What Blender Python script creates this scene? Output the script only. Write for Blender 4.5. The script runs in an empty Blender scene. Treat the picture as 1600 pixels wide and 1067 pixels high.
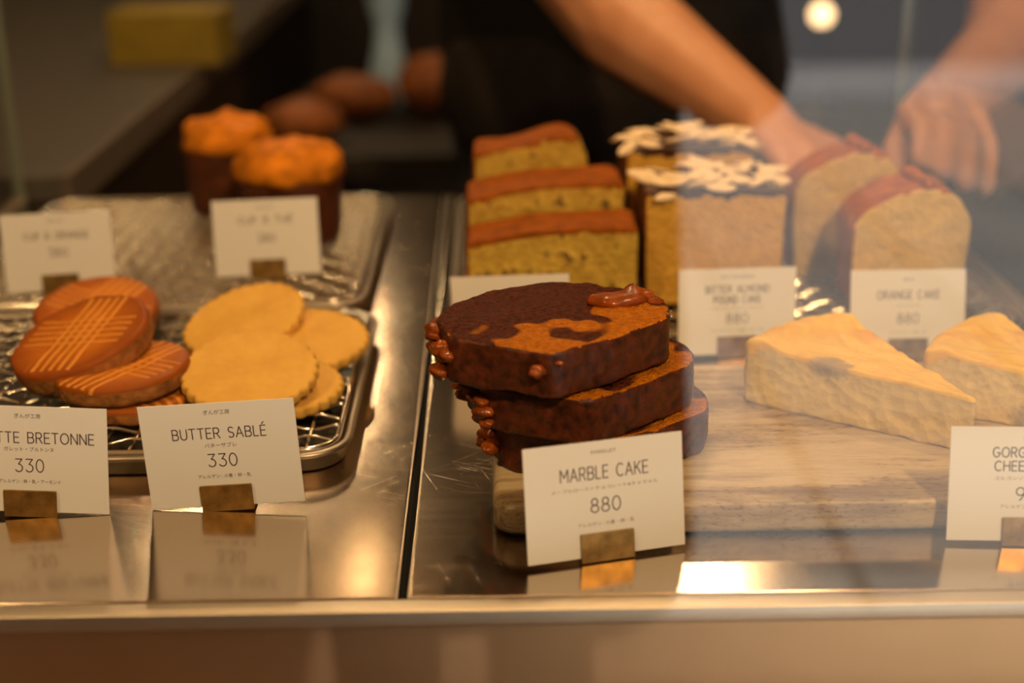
import bpy, bmesh, math, random
from mathutils import Vector, Matrix, noise

random.seed(7)
S = bpy.context.scene
COL = S.collection
MM = 0.001
PI = math.pi

# ------------------------------------------------------------------ camera, world, sun, lights
# z = 0 is the steel shelf of the display case, y runs away from the customer, units are metres
cam_d = bpy.data.cameras.new('camera')
cam = bpy.data.objects.new('camera', cam_d)
COL.objects.link(cam)
S.camera = cam
cam_d.sensor_width = 36.0
cam_d.lens = 2222.0 / 1600.0 * 36.0
cam_d.clip_start = 0.005
pitch, yaw, roll = 0.35095, 0.01208, -0.00942
fw = Vector((math.sin(yaw) * math.cos(pitch), math.cos(yaw) * math.cos(pitch), -math.sin(pitch)))
rt = Vector((math.cos(yaw), -math.sin(yaw), 0))
up = rt.cross(fw)
rt2 = rt * math.cos(roll) + up * math.sin(roll)
up2 = -rt * math.sin(roll) + up * math.cos(roll)
M = Matrix((rt2, up2, -fw)).transposed().to_4x4()
M.translation = Vector((0, 0, 0.294))
cam.matrix_world = M
cam_d.dof.use_dof = True
cam_d.dof.focus_distance = 0.655
cam_d.dof.aperture_fstop = 3.85

S.view_settings.view_transform = 'Standard'
S.view_settings.look = 'None'
S.view_settings.gamma = 1.0
S.view_settings.exposure = 0.0
S.cycles.use_denoising = True
S.cycles.max_bounces = 8
S.cycles.caustics_reflective = False

W = bpy.data.worlds.new('world')
S.world = W
W.use_nodes = True
wb = W.node_tree.nodes['Background']
wb.inputs[0].default_value = (0.72, 0.80, 1.0, 1)
wb.inputs[1].default_value = 0.55

def light(name, kind, loc, target, energy, color, **kw):
    d = bpy.data.lights.new(name, kind)
    o = bpy.data.objects.new(name, d)
    COL.objects.link(o)
    o.location = loc
    dv = Vector(target) - Vector(loc)
    o.rotation_euler = dv.to_track_quat('-Z', 'Y').to_euler()
    d.energy = energy
    d.color = color
    for k, v in kw.items():
        setattr(d, k, v)
    return o

WARM = (1.0, 0.62, 0.29)
light('sun', 'SUN', (0.6, -3.69, 5), (0.6, -3.05, 1), 10.5, (1.0, 0.91, 0.80), angle=0.02)
light('ceiling_spot_over_case', 'AREA', (-0.05, 1.30, 1.15), (0.0, 0.75, 0.0), 5.2, WARM, shape='DISK', size=0.09)
light('ceiling_spot_customer_side', 'AREA', (0.55, -0.75, 1.45), (0.0, 0.75, 0.0), 32.0, WARM, shape='DISK', size=0.14)
light('ceiling_spot_left', 'AREA', (-0.95, -0.25, 1.45), (-0.1, 0.85, 0.0), 12.5, WARM, shape='DISK', size=0.14)
light('kitchen_ceiling_light', 'AREA', (0.5, 1.9, 1.5), (0.4, 1.3, 0), 3.0, WARM, shape='DISK', size=0.12)

# ------------------------------------------------------------------ node helpers
def new_mat(name):
    m = bpy.data.materials.new(name)
    m.use_nodes = True
    nt = m.node_tree
    b = nt.nodes['Principled BSDF']
    return m, nt, b

def setc(sock, v):
    if isinstance(v, (tuple, list)):
        sock.default_value = (v[0], v[1], v[2], 1)
    else:
        sock.default_value = v

def coords(nt, scale=(1, 1, 1), rot=(0, 0, 0), loc=(0, 0, 0)):
    tc = nt.nodes.new('ShaderNodeTexCoord')
    mp = nt.nodes.new('ShaderNodeMapping')
    nt.links.new(tc.outputs['Object'], mp.inputs[0])
    mp.inputs['Scale'].default_value = scale
    mp.inputs['Rotation'].default_value = rot
    mp.inputs['Location'].default_value = loc
    return mp.outputs[0]

def noise_tex(nt, vec, scale, detail=3, rough=0.55):
    n = nt.nodes.new('ShaderNodeTexNoise')
    n.inputs['Scale'].default_value = scale
    n.inputs['Detail'].default_value = detail
    n.inputs['Roughness'].default_value = rough
    nt.links.new(vec, n.inputs['Vector'])
    return n.outputs['Fac']

def ramp(nt, fac, stops, interp='LINEAR'):
    r = nt.nodes.new('ShaderNodeValToRGB')
    r.color_ramp.interpolation = interp
    e = r.color_ramp.elements
    while len(e) < len(stops):
        e.new(0.5)
    for i, (p, c) in enumerate(stops):
        e[i].position = p
        if isinstance(c, (int, float)):
            c = (c, c, c)
        e[i].color = (c[0], c[1], c[2], 1)
    nt.links.new(fac, r.inputs[0])
    return r.outputs[0]

def mixc(nt, fac, a, b):
    m = nt.nodes.new('ShaderNodeMix')
    m.data_type = 'RGBA'
    for s, v in ((m.inputs[0], fac), (m.inputs[6], a), (m.inputs[7], b)):
        if hasattr(v, 'is_linked'):
            nt.links.new(v, s)
        elif isinstance(v, (int, float)):
            s.default_value = v
        else:
            s.default_value = (v[0], v[1], v[2], 1)
    return m.outputs[2]

def math_n(nt, op, a, b=None, c=None):
    m = nt.nodes.new('ShaderNodeMath')
    m.operation = op
    for i, v in enumerate((a, b, c)):
        if v is None:
            continue
        if hasattr(v, 'is_linked'):
            nt.links.new(v, m.inputs[i])
        else:
            m.inputs[i].default_value = v
    return m.outputs[0]

def bump(nt, b, fac, strength, dist):
    n = nt.nodes.new('ShaderNodeBump')
    n.inputs['Strength'].default_value = strength
    n.inputs['Distance'].default_value = dist
    nt.links.new(fac, n.inputs['Height'])
    nt.links.new(n.outputs[0], b.inputs['Normal'])

def simple(name, color, rough=0.6, metal=0.0, spec=0.3, bump_scale=None, bump_d=0.0005, var=0.0, emit=None):
    m, nt, b = new_mat(name)
    setc(b.inputs['Base Color'], color)
    b.inputs['Roughness'].default_value = rough
    b.inputs['Metallic'].default_value = metal
    b.inputs['Specular IOR Level'].default_value = spec
    if bump_scale:
        v = coords(nt)
        f = noise_tex(nt, v, bump_scale, 4)
        bump(nt, b, f, 0.6, bump_d)
        if var:
            c = ramp(nt, f, [(0.3, tuple(x * (1 - var) for x in color)), (0.7, tuple(min(1, x * (1 + var)) for x in color))])
            nt.links.new(c, b.inputs['Base Color'])
    if emit:
        setc(b.inputs['Emission Color'], emit[0])
        b.inputs['Emission Strength'].default_value = emit[1]
    return m

# ------------------------------------------------------------------ materials
def crumb_mat(name, c1, c2, scale=160, speck=None, speck_amt=0.62, speck_scale=110, bd=0.0012, rough=0.75, extra=None):
    m, nt, b = new_mat(name)
    v = coords(nt)
    n1 = noise_tex(nt, v, scale, 5, 0.65)
    col = ramp(nt, n1, [(0.32, c1), (0.66, c2)])
    if speck:
        n2 = noise_tex(nt, v, speck_scale, 2, 0.5)
        mk = ramp(nt, n2, [(speck_amt, 0.0), (speck_amt + 0.06, 1.0)])
        col = mixc(nt, mk, col, speck)
    if extra:
        col = extra(nt, v, col)
    nt.links.new(col, b.inputs['Base Color'])
    b.inputs['Roughness'].default_value = rough
    b.inputs['Specular IOR Level'].default_value = 0.12
    vo = nt.nodes.new('ShaderNodeTexVoronoi')
    vo.inputs['Scale'].default_value = scale * 3.2
    nt.links.new(v, vo.inputs['Vector'])
    h = math_n(nt, 'ADD', vo.outputs['Distance'], n1)
    bump(nt, b, h, 0.8, bd)
    return m

def marble_pattern(nt, v, col):
    n = noise_tex(nt, v, 19, 2.2, 0.5)
    sx = nt.nodes.new('ShaderNodeSeparateXYZ'); nt.links.new(v, sx.inputs[0])
    g = math_n(nt, 'SUBTRACT', math_n(nt, 'MULTIPLY', sx.outputs[1], 9.0), math_n(nt, 'MULTIPLY', sx.outputs[0], 5.5))
    n = math_n(nt, 'ADD', math_n(nt, 'MULTIPLY', n, 1.6), g)
    mk = ramp(nt, n, [(0.62, 0.0), (0.65, 1.0)])
    fine = noise_tex(nt, v, 420, 2, 0.5)
    dark = ramp(nt, fine, [(0.35, (0.050, 0.008, 0.002)), (0.7, (0.15, 0.030, 0.008))])
    return mixc(nt, mk, col, dark)

M_MARB = crumb_mat('marbled_crumb', (0.42, 0.115, 0.003), (0.74, 0.235, 0.006), 330, extra=marble_pattern, bd=0.0022, rough=0.6)
M_MARBCR = simple('marble_cake_crust', (0.070, 0.014, 0.003), 0.45, bump_scale=210, bump_d=0.0016, var=0.7)
M_NUT = simple('caramel_nut', (0.25, 0.052, 0.005), 0.25, bump_scale=120, bump_d=0.0008, var=0.5)
M_BANANA = crumb_mat('banana_crumb', (0.40, 0.24, 0.035), (0.62, 0.42, 0.075), 90, speck=(0.20, 0.12, 0.03), speck_amt=0.60, speck_scale=95)
M_BANCR = simple('banana_cake_crust', (0.27, 0.070, 0.006), 0.7, spec=0.08, bump_scale=90, bump_d=0.0008, var=0.3)
M_POUND = crumb_mat('pound_crumb', (0.55, 0.29, 0.042), (0.68, 0.39, 0.065), 120, speck=(0.40, 0.18, 0.03), speck_amt=0.70)
M_POUNDCR = simple('pound_cake_crust', (0.14, 0.040, 0.008), 0.6, spec=0.1, bump_scale=100, bump_d=0.0008, var=0.35)
M_CHOC = simple('chocolate_glaze', (0.055, 0.016, 0.007), 0.25, bump_scale=60, bump_d=0.001, var=0.3)
M_ALMOND = simple('almond_flake', (0.86, 0.66, 0.42), 0.5, bump_scale=200, bump_d=0.0004, var=0.1)
M_ORANGE = crumb_mat('orange_crumb', (0.58, 0.37, 0.095), (0.70, 0.47, 0.13), 110, speck=(0.46, 0.22, 0.05), speck_amt=0.69)
M_ORCR = simple('orange_cake_crust', (0.34, 0.095, 0.010), 0.7, spec=0.08, bump_scale=90, bump_d=0.0008, var=0.3)
M_SABLE = crumb_mat('sable_dough', (0.62, 0.345, 0.065), (0.74, 0.43, 0.095), 50, bd=0.0005, rough=0.6)
M_CUPW = simple('cup_cake_side', (0.075, 0.018, 0.005), 0.5, bump_scale=60, bump_d=0.001, var=0.4)
M_CUPT = simple('cup_cake_top', (0.56, 0.18, 0.010), 0.6, spec=0.1, bump_scale=70, bump_d=0.0022, var=0.45)

SPOT = [(-0.012, -0.0045, 0.031)]
def cheese_spot(nt, v, col):
    # blue mould pocket at the rim of the wedge, fixed place on the object
    d = nt.nodes.new('ShaderNodeVectorMath'); d.operation = 'DISTANCE'
    nt.links.new(v, d.inputs[0]); d.inputs[1].default_value = SPOT[0]
    n = noise_tex(nt, v, 140, 3, 0.6)
    f = math_n(nt, 'ADD', d.outputs['Value'], math_n(nt, 'MULTIPLY', n, 0.014))
    mk = ramp(nt, f, [(0.0145, 0.85), (0.0195, 0.0)])
    return mixc(nt, mk, col, (0.26, 0.20, 0.16))
M_CHEESE = crumb_mat('cheesecake_body', (0.62, 0.46, 0.17), (0.72, 0.56, 0.24), 60, extra=cheese_spot, bd=0.0010, rough=0.42)
def cheese_top_extra(nt, v, col):
    n = noise_tex(nt, v, 38, 4, 0.6)
    mk = ramp(nt, n, [(0.52, 0.0), (0.72, 0.75)])
    c2 = mixc(nt, mk, col, (0.68, 0.27, 0.025))
    return cheese_spot(nt, v, c2)
M_CHTOP = crumb_mat('cheesecake_top', (0.76, 0.47, 0.060), (0.86, 0.56, 0.085), 25, extra=cheese_top_extra, bd=0.0006, rough=0.4)
SPOT[0] = (-0.010, -0.012, 0.004)
M_CHEESE2 = crumb_mat('cheesecake_body_low_spot', (0.62, 0.46, 0.17), (0.72, 0.56, 0.24), 60, extra=cheese_spot, bd=0.0010, rough=0.42)
M_CHTOP2 = crumb_mat('cheesecake_top_plain', (0.76, 0.47, 0.060), (0.86, 0.56, 0.085), 25, extra=cheese_top_extra, bd=0.0006, rough=0.4)

def galette_mat():
    m, nt, b = new_mat('galette_top')
    v = coords(nt)
    sep = nt.nodes.new('ShaderNodeSeparateXYZ')
    nt.links.new(v, sep.inputs[0])
    wob = noise_tex(nt, v, 30, 2)
    def lines(p, q, period, band, ph, length):
        # light scored strokes running along q, spaced along p
        t = math_n(nt, 'ADD', p, math_n(nt, 'MULTIPLY', wob, 0.0016))
        fr = math_n(nt, 'FRACT', math_n(nt, 'ADD', math_n(nt, 'DIVIDE', t, period), ph))
        d = math_n(nt, 'ABSOLUTE', math_n(nt, 'SUBTRACT', fr, 0.5))
        ln = ramp(nt, d, [(0.14, 1.0), (0.30, 0.0)])
        inb = math_n(nt, 'LESS_THAN', math_n(nt, 'ABSOLUTE', p), band)
        inl = math_n(nt, 'LESS_THAN', math_n(nt, 'ABSOLUTE', q), length)
        return math_n(nt, 'MULTIPLY', math_n(nt, 'MULTIPLY', ln, inb), inl)
    x, y = sep.outputs[0], sep.outputs[1]
    l1 = lines(x, y, 0.0056, 0.0140, 0.0, 0.033)
    l2 = lines(y, x, 0.0052, 0.0130, 0.0, 0.030)
    lines_ = math_n(nt, 'MAXIMUM', l1, math_n(nt, 'MULTIPLY', l2, 0.75))
    n = noise_tex(nt, v, 45, 4, 0.6)
    base = ramp(nt, n, [(0.3, (0.34, 0.075, 0.005)), (0.7, (0.58, 0.175, 0.012))])
    ln_ = nt.nodes.new('ShaderNodeVectorMath'); ln_.operation = 'LENGTH'
    fl = nt.nodes.new('ShaderNodeCombineXYZ'); nt.links.new(x, fl.inputs[0]); nt.links.new(y, fl.inputs[1])
    nt.links.new(fl.outputs[0], ln_.inputs[0])
    rim = ramp(nt, math_n(nt, 'ADD', ln_.outputs['Value'], math_n(nt, 'MULTIPLY', n, 0.012)), [(0.026, 0.0), (0.043, 0.75)])
    base = mixc(nt, rim, base, (0.19, 0.036, 0.006))
    col = mixc(nt, math_n(nt, 'MULTIPLY', lines_, 0.8), base, (0.72, 0.30, 0.045))
    nt.links.new(col, b.inputs['Base Color'])
    b.inputs['Roughness'].default_value = 0.5
    b.inputs['Specular IOR Level'].default_value = 0.15
    h = math_n(nt, 'SUBTRACT', n, math_n(nt, 'MULTIPLY', lines_, 0.8))
    bump(nt, b, h, 0.7, 0.0007)
    return m
M_GALT = galette_mat()
M_GALS = simple('galette_side', (0.30, 0.115, 0.026), 0.75, bump_scale=150, bump_d=0.003, var=0.45)

def steel_mat(name, color, rough, streak_axis=0, scratches=True):
    m, nt, b = new_mat(name)
    b.inputs['Metallic'].default_value = 1.0
    sc = [260, 260, 260]
    sc[streak_axis] = 4
    v = coords(nt, tuple(sc))
    n = noise_tex(nt, v, 1.0, 3, 0.6)
    v2 = coords(nt)
    n2 = noise_tex(nt, v2, 9, 3, 0.6)
    rg = math_n(nt, 'ADD', math_n(nt, 'MULTIPLY', n, 0.05), math_n(nt, 'MULTIPLY', n2, 0.12))
    rgh = math_n(nt, 'ADD', rg, rough - 0.085)
    col = mixc(nt, n2, tuple(c * 0.86 for c in color), color)
    h = math_n(nt, 'MULTIPLY', n, 0.25)
    if scratches:
        for ang, fr, th in ((0.5, 7.0, 0.76), (-0.75, 6.0, 0.77), (1.25, 7.0, 0.77), (0.15, 5.0, 0.76)):
            va = coords(nt, (1, 1, 1), (0, 0, ang))
            mp2 = nt.nodes.new('ShaderNodeMapping')
            nt.links.new(va, mp2.inputs[0])
            mp2.inputs['Scale'].default_value = (3.2 * fr, 1500, 1)
            s = noise_tex(nt, mp2.outputs[0], 1.0, 0.0, 0.5)
            mk = ramp(nt, s, [(th, 0.0), (th + 0.02, 1.0)])
            gate = ramp(nt, noise_tex(nt, v2, 7 + fr, 1), [(0.48, 0.0), (0.62, 1.0)])
            mk = math_n(nt, 'MULTIPLY', mk, gate)
            rgh = math_n(nt, 'ADD', rgh, math_n(nt, 'MULTIPLY', mk, 0.12))
            h = math_n(nt, 'SUBTRACT', h, math_n(nt, 'MULTIPLY', mk, 0.28))
    nt.links.new(col, b.inputs['Base Color'])
    nt.links.new(rgh, b.inputs['Roughness'])
    b.inputs['Anisotropic'].default_value = 0.3
    bump(nt, b, h, 0.25, 0.00012)
    return m
M_STEEL = steel_mat('brushed_steel', (0.64, 0.53, 0.41), 0.15)
M_RAIL = steel_mat('rail_steel', (0.66, 0.58, 0.47), 0.42, scratches=False)
M_APRON = steel_mat('apron_steel', (0.64, 0.45, 0.27), 0.38, scratches=False)
M_CHROME = simple('chrome_wire', (0.72, 0.66, 0.56), 0.14, metal=1.0)
M_PAN = simple('pan_steel', (0.36, 0.31, 0.25), 0.42, metal=1.0)
M_DARKPLATE = simple('dark_tray_bottom', (0.035, 0.030, 0.024), 0.4, spec=0.4, bump_scale=60, bump_d=0.0004, var=0.3)
M_BRASS = simple('aged_brass', (0.36, 0.22, 0.070), 0.45, metal=1.0, bump_scale=160, bump_d=0.0002, var=0.35)
M_CARD = simple('card_paper', (0.80, 0.77, 0.73), 0.75)
M_INK = simple('card_ink', (0.055, 0.035, 0.05), 0.7)
M_INKG = simple('card_ink_grey', (0.20, 0.17, 0.16), 0.7)
M_GLASSEDGE = simple('polished_glass_edge', (0.20, 0.24, 0.19), 0.3)
M_GAPSHADE = simple('gap_shade', (0.008, 0.008, 0.008), 0.8)

def glass_mat():
    m = bpy.data.materials.new('clear_glass')
    m.use_nodes = True
    nt = m.node_tree
    nt.nodes.clear()
    out = nt.nodes.new('ShaderNodeOutputMaterial')
    mix = nt.nodes.new('ShaderNodeMixShader')
    tr = nt.nodes.new('ShaderNodeBsdfTransparent')
    gl = nt.nodes.new('ShaderNodeBsdfGlossy')
    gl.inputs['Roughness'].default_value = 0.0
    tr.inputs[0].default_value = (0.985, 0.995, 0.985, 1)
    geo = nt.nodes.new('ShaderNodeNewGeometry')
    dot = nt.nodes.new('ShaderNodeVectorMath'); dot.operation = 'DOT_PRODUCT'
    nt.links.new(geo.outputs['Normal'], dot.inputs[0])
    nt.links.new(geo.outputs['Incoming'], dot.inputs[1])
    c = math_n(nt, 'ABSOLUTE', dot.outputs['Value'])
    f = math_n(nt, 'ADD', math_n(nt, 'MULTIPLY', math_n(nt, 'POWER', math_n(nt, 'SUBTRACT', 1.0, c), 5.0), 0.95), 0.045)
    nt.links.new(f, mix.inputs[0])
    nt.links.new(tr.outputs[0], mix.inputs[1])
    nt.links.new(gl.outputs[0], mix.inputs[2])
    nt.links.new(mix.outputs[0], out.inputs[0])
    return m
M_GLASS = glass_mat()

def travertine():
    m, nt, b = new_mat('travertine')
    v = coords(nt, (4, 30, 30))
    n = noise_tex(nt, v, 1.0, 6, 0.72)
    col = ramp(nt, n, [(0.34, (0.15, 0.095, 0.040)), (0.43, (0.28, 0.19, 0.095)), (0.50, (0.44, 0.325, 0.185)), (0.60, (0.54, 0.43, 0.27)), (0.70, (0.30, 0.21, 0.11))])
    v2 = coords(nt, (260, 620, 620))
    n2 = noise_tex(nt, v2, 1.0, 3, 0.6)
    gate = ramp(nt, n, [(0.44, 1.0), (0.52, 0.1)])
    pit = math_n(nt, 'MULTIPLY', ramp(nt, n2, [(0.54, 0.0), (0.60, 1.0)]), gate)
    col = mixc(nt, math_n(nt, 'MULTIPLY', pit, 0.9), col, (0.18, 0.09, 0.04))
    nt.links.new(col, b.inputs['Base Color'])
    b.inputs['Roughness'].default_value = 0.42
    bump(nt, b, math_n(nt, 'SUBTRACT', 1.0, pit), 0.5, 0.0004)
    return m
M_STONE = travertine()

def tiles(name, c1, c2, scale, rough):
    m, nt, b = new_mat(name)
    v = coords(nt)
    br = nt.nodes.new('ShaderNodeTexBrick')
    nt.links.new(v, br.inputs['Vector'])
    br.inputs['Scale'].default_value = scale
    br.inputs['Mortar Size'].default_value = 0.012
    br.offset = 0.0
    br.inputs['Brick Width'].default_value = 0.5
    br.inputs['Row Height'].default_value = 0.5
    setc(br.inputs['Color1'], c1); setc(br.inputs['Color2'], c2)
    setc(br.inputs['Mortar'], tuple(x * 0.45 for x in c1))
    nt.links.new(br.outputs['Color'], b.inputs['Base Color'])
    b.inputs['Roughness'].default_value = rough
    return m
M_PAVE = tiles('pavement', (0.50, 0.50, 0.49), (0.58, 0.57, 0.55), 0.8, 0.8)
M_FLOOR = tiles('shop_floor', (0.016, 0.013, 0.011), (0.02, 0.016, 0.013), 1.6, 0.4)
M_FRONTFLOOR = simple('warm_wood_floor', (0.27, 0.15, 0.075), 0.55, bump_scale=14, bump_d=0.001, var=0.2)
M_WALL = simple('dark_plaster', (0.02, 0.015, 0.011), 0.8, bump_scale=20, bump_d=0.002, var=0.15)
M_WALLF = simple('shopfront_wood', (0.14, 0.085, 0.05), 0.6, bump_scale=12, bump_d=0.002, var=0.2)
M_CEIL = simple('ceiling_paint', (0.60, 0.42, 0.24), 0.9)
M_FACADE = simple('far_facade', (0.36, 0.38, 0.42), 0.8, bump_scale=4, bump_d=0.01, var=0.15)
M_ROAD = simple('asphalt', (0.22, 0.23, 0.26), 0.8, bump_scale=30, bump_d=0.003, var=0.15)
M_KERB = simple('kerb_stone', (0.74, 0.74, 0.76), 0.8, bump_scale=30, bump_d=0.003, var=0.15)
M_WORK = simple('grey_worktop', (0.065, 0.060, 0.050), 0.5, bump_scale=40, bump_d=0.0006, var=0.12)
M_WORKEDGE = simple('worktop_edge', (0.10, 0.08, 0.06), 0.5, bump_scale=40, bump_d=0.0006, var=0.12)
M_DARKWOOD = simple('dark_wood', (0.012, 0.008, 0.005), 0.6, bump_scale=30, bump_d=0.001, var=0.3)
M_YELLOW = simple('yellow_carton', (0.22, 0.155, 0.014), 0.6, bump_scale=12, bump_d=0.0004, var=0.25)
M_BLUE = simple('pale_bottle', (0.45, 0.70, 1.0), 0.25, bump_scale=20, bump_d=0.0004, var=0.1)
M_CAP = simple('bottle_cap_grey', (0.25, 0.27, 0.30), 0.4)
M_LOAF = simple('baked_loaf', (0.24, 0.075, 0.018), 0.6, bump_scale=30, bump_d=0.003, var=0.4)
M_BULB = simple('lamp_glow', (1, 0.8, 0.5), 0.4, emit=((1.0, 0.68, 0.38), 230.0))
M_DIMBULB = simple('dim_lamp_glow', (1, 0.8, 0.5), 0.4, emit=((1.0, 0.62, 0.30), 45.0))
M_SMALLGLOW = simple('small_added_glow', (1, 0.8, 0.5), 0.4, emit=((1.0, 0.62, 0.30), 3.0))
M_LAMPMETAL = simple('lamp_metal', (0.05, 0.045, 0.04), 0.4, metal=1.0)
M_BLACKCLOTH = simple('black_cloth', (0.012, 0.010, 0.009), 0.85, bump_scale=60, bump_d=0.001, var=0.3)
M_APRONCLOTH = simple('dark_brown_apron', (0.012, 0.008, 0.006), 0.85, bump_scale=50, bump_d=0.001, var=0.3)
M_DENIM = simple('dark_trousers', (0.018, 0.018, 0.024), 0.85, bump_scale=60, bump_d=0.001, var=0.2)
M_HAIR = simple('black_hair', (0.012, 0.008, 0.006), 0.4, bump_scale=90, bump_d=0.002, var=0.4)
M_SHOE = simple('black_shoe', (0.02, 0.018, 0.016), 0.5)
M_EYE = simple('eye_white', (0.7, 0.68, 0.65), 0.2)
M_IRIS = simple('dark_iris', (0.02, 0.01, 0.008), 0.15)
M_LIP = simple('lip', (0.42, 0.14, 0.10), 0.5)
M_CAMBODY = simple('camera_body_black', (0.015, 0.015, 0.016), 0.45, bump_scale=200, bump_d=0.0002, var=0.2)
M_LENSGLASS = simple('lens_front_glass', (0.01, 0.012, 0.02), 0.05)
def skin_mat():
    m, nt, b = new_mat('skin')
    v = coords(nt)
    n = noise_tex(nt, v, 25, 3)
    nt.links.new(ramp(nt, n, [(0.3, (0.50, 0.22, 0.11)), (0.7, (0.60, 0.29, 0.155))]), b.inputs['Base Color'])
    b.inputs['Roughness'].default_value = 0.5
    b.inputs['Subsurface Weight'].default_value = 0.08
    b.inputs['Subsurface Radius'].default_value = (0.01, 0.004, 0.002)
    bump(nt, b, noise_tex(nt, v, 300, 2), 0.2, 0.0004)
    return m
M_SKIN = skin_mat()

# ------------------------------------------------------------------ object helpers (shapes in millimetres)
def link_obj(name, me, parent=None, loc=None, rot=None):
    o = bpy.data.objects.new(name, me)
    COL.objects.link(o)
    if parent:
        o.parent = parent
    if loc:
        o.location = Vector(loc) * MM
    if rot:
        o.rotation_euler = rot
    return o

def mesh_from(name, verts, faces, mat, parent=None, loc=None, rot=None, smooth=True):
    me = bpy.data.meshes.new(name)
    me.from_pydata([tuple(Vector(v) * MM) for v in verts], [], faces)
    me.validate()
    me.update()
    bm = bmesh.new(); bm.from_mesh(me)
    bmesh.ops.remove_doubles(bm, verts=bm.verts, dist=1e-6)
    loose = [v for v in bm.verts if not v.link_faces]
    if loose:
        bmesh.ops.delete(bm, geom=loose, context='VERTS')
    bmesh.ops.recalc_face_normals(bm, faces=bm.faces)
    bm.to_mesh(me); bm.free()
    me.materials.append(mat)
    if smooth:
        for p in me.polygons:
            p.use_smooth = True
    return link_obj(name, me, parent, loc, rot)

def thing(name, label, cat, loc=(0, 0, 0), rot=(0, 0, 0), group=None):
    o = bpy.data.objects.new(name, None)
    COL.objects.link(o)
    o.empty_display_size = 0.02
    o.location = Vector(loc) * MM
    o.rotation_euler = rot
    o['label'] = label
    o['category'] = cat
    if group:
        o['group'] = group
    return o

def tag(o, label=None, cat=None, group=None, kind=None):
    if label: o['label'] = label
    if cat: o['category'] = cat
    if group: o['group'] = group
    if kind: o['kind'] = kind
    return o

class MB:
    """collects shapes into one mesh (mm)"""
    def __init__(s):
        s.v = []; s.f = []
    def add(s, vs, fs):
        n = len(s.v)
        s.v += [tuple(v) for v in vs]
        s.f += [tuple(i + n for i in f) for f in fs]
        return s
    def box(s, x0, x1, y0, y1, z0, z1, bev=0.0):
        bm = bmesh.new()
        bmesh.ops.create_cube(bm, size=1)
        for v in bm.verts:
            v.co = Vector(((x0 + x1) / 2 + v.co.x * (x1 - x0), (y0 + y1) / 2 + v.co.y * (y1 - y0), (z0 + z1) / 2 + v.co.z * (z1 - z0)))
        if bev > 0:
            bmesh.ops.bevel(bm, geom=list(bm.edges), offset=bev, segments=3, profile=0.6, affect='EDGES')
        bm.verts.index_update()
        s.add([v.co for v in bm.verts], [[v.index for v in f.verts] for f in bm.faces])
        bm.free()
        return s
    def tube(s, pts, r, n=8, closed=False):
        pts = [Vector(p) for p in pts]
        N = len(pts)
        rings = []
        prev = None
        for i, p in enumerate(pts):
            a = pts[(i - 1) % N] if (closed or i > 0) else p
            b = pts[(i + 1) % N] if (closed or i < N - 1) else p
            t = (b - a).normalized()
            if prev is None:
                u = t.orthogonal().normalized()
            else:
                u = (prev - t * prev.dot(t)).normalized()
            prev = u
            w = t.cross(u)
            rr = r[i] if isinstance(r, (list, tuple)) else r
            rings.append([p + (u * math.cos(2 * PI * k / n) + w * math.sin(2 * PI * k / n)) * rr for k in range(n)])
        vs = [q for ring in rings for q in ring]
        fs = []
        for i in range(N if closed else N - 1):
            j = (i + 1) % N
            for k in range(n):
                fs.append((i * n + k, i * n + (k + 1) % n, j * n + (k + 1) % n, j * n + k))
        if not closed:
            fs.append(tuple(range(n))[::-1])
            fs.append(tuple((N - 1) * n + k for k in range(n)))
        return s.add(vs, fs)
    def lathe(s, prof, n=32, c=(0, 0, 0)):
        vs = []; fs = []
        for (r, z) in prof:
            for k in range(n):
                a = 2 * PI * k / n
                vs.append((c[0] + r * math.cos(a), c[1] + r * math.sin(a), c[2] + z))
        for i in range(len(prof) - 1):
            for k in range(n):
                fs.append((i * n + k, i * n + (k + 1) % n, (i + 1) * n + (k + 1) % n, (i + 1) * n + k))
        return s.add(vs, fs)
    def sphere(s, c, r, seg=20, rings=12):
        rr = r if isinstance(r, (tuple, list)) else (r, r, r)
        vs = []; fs = []
        for i in range(rings + 1):
            th = PI * i / rings
            for k in range(seg):
                a = 2 * PI * k / seg
                vs.append((c[0] + rr[0] * math.sin(th) * math.cos(a), c[1] + rr[1] * math.sin(th) * math.sin(a), c[2] + rr[2] * math.cos(th)))
        for i in range(rings):
            for k in range(seg):
                fs.append((i * seg + k, i * seg + (k + 1) % seg, (i + 1) * seg + (k + 1) % seg, (i + 1) * seg + k))
        return s.add(vs, fs)
    def build(s, name, mat, parent=None, loc=None, rot=None, smooth=True):
        return mesh_from(name, s.v, s.f, mat, parent, loc, rot, smooth)

def resample(pts, step):
    out = []
    n = len(pts)
    L = [(Vector(pts[(i + 1) % n]) - Vector(pts[i])).length for i in range(n)]
    tot = sum(L)
    N = max(12, int(tot / step))
    i = 0; acc = 0.0
    for k in range(N):
        t = tot * k / N
        while acc + L[i] < t - 1e-9:
            acc += L[i]; i += 1
        f = (t - acc) / L[i] if L[i] > 0 else 0
        out.append(Vector(pts[i]).lerp(Vector(pts[(i + 1) % n]), f))
    return out

def rounded(poly, r, seg=6):
    """polygon with every corner rounded; r one value or one per corner"""
    n = len(poly)
    out = []
    for i in range(n):
        p = Vector(poly[i]); a = Vector(poly[i - 1]); b = Vector(poly[(i + 1) % n])
        rr = r[i] if isinstance(r, (list, tuple)) else r
        da = (a - p).normalized(); db = (b - p).normalized()
        p0 = p + da * rr; p1 = p + db * rr
        for k in range(seg + 1):
            t = k / seg
            out.append((p0 * (1 - t) ** 2 + p * 2 * t * (1 - t) + p1 * t ** 2))
    return out

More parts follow.
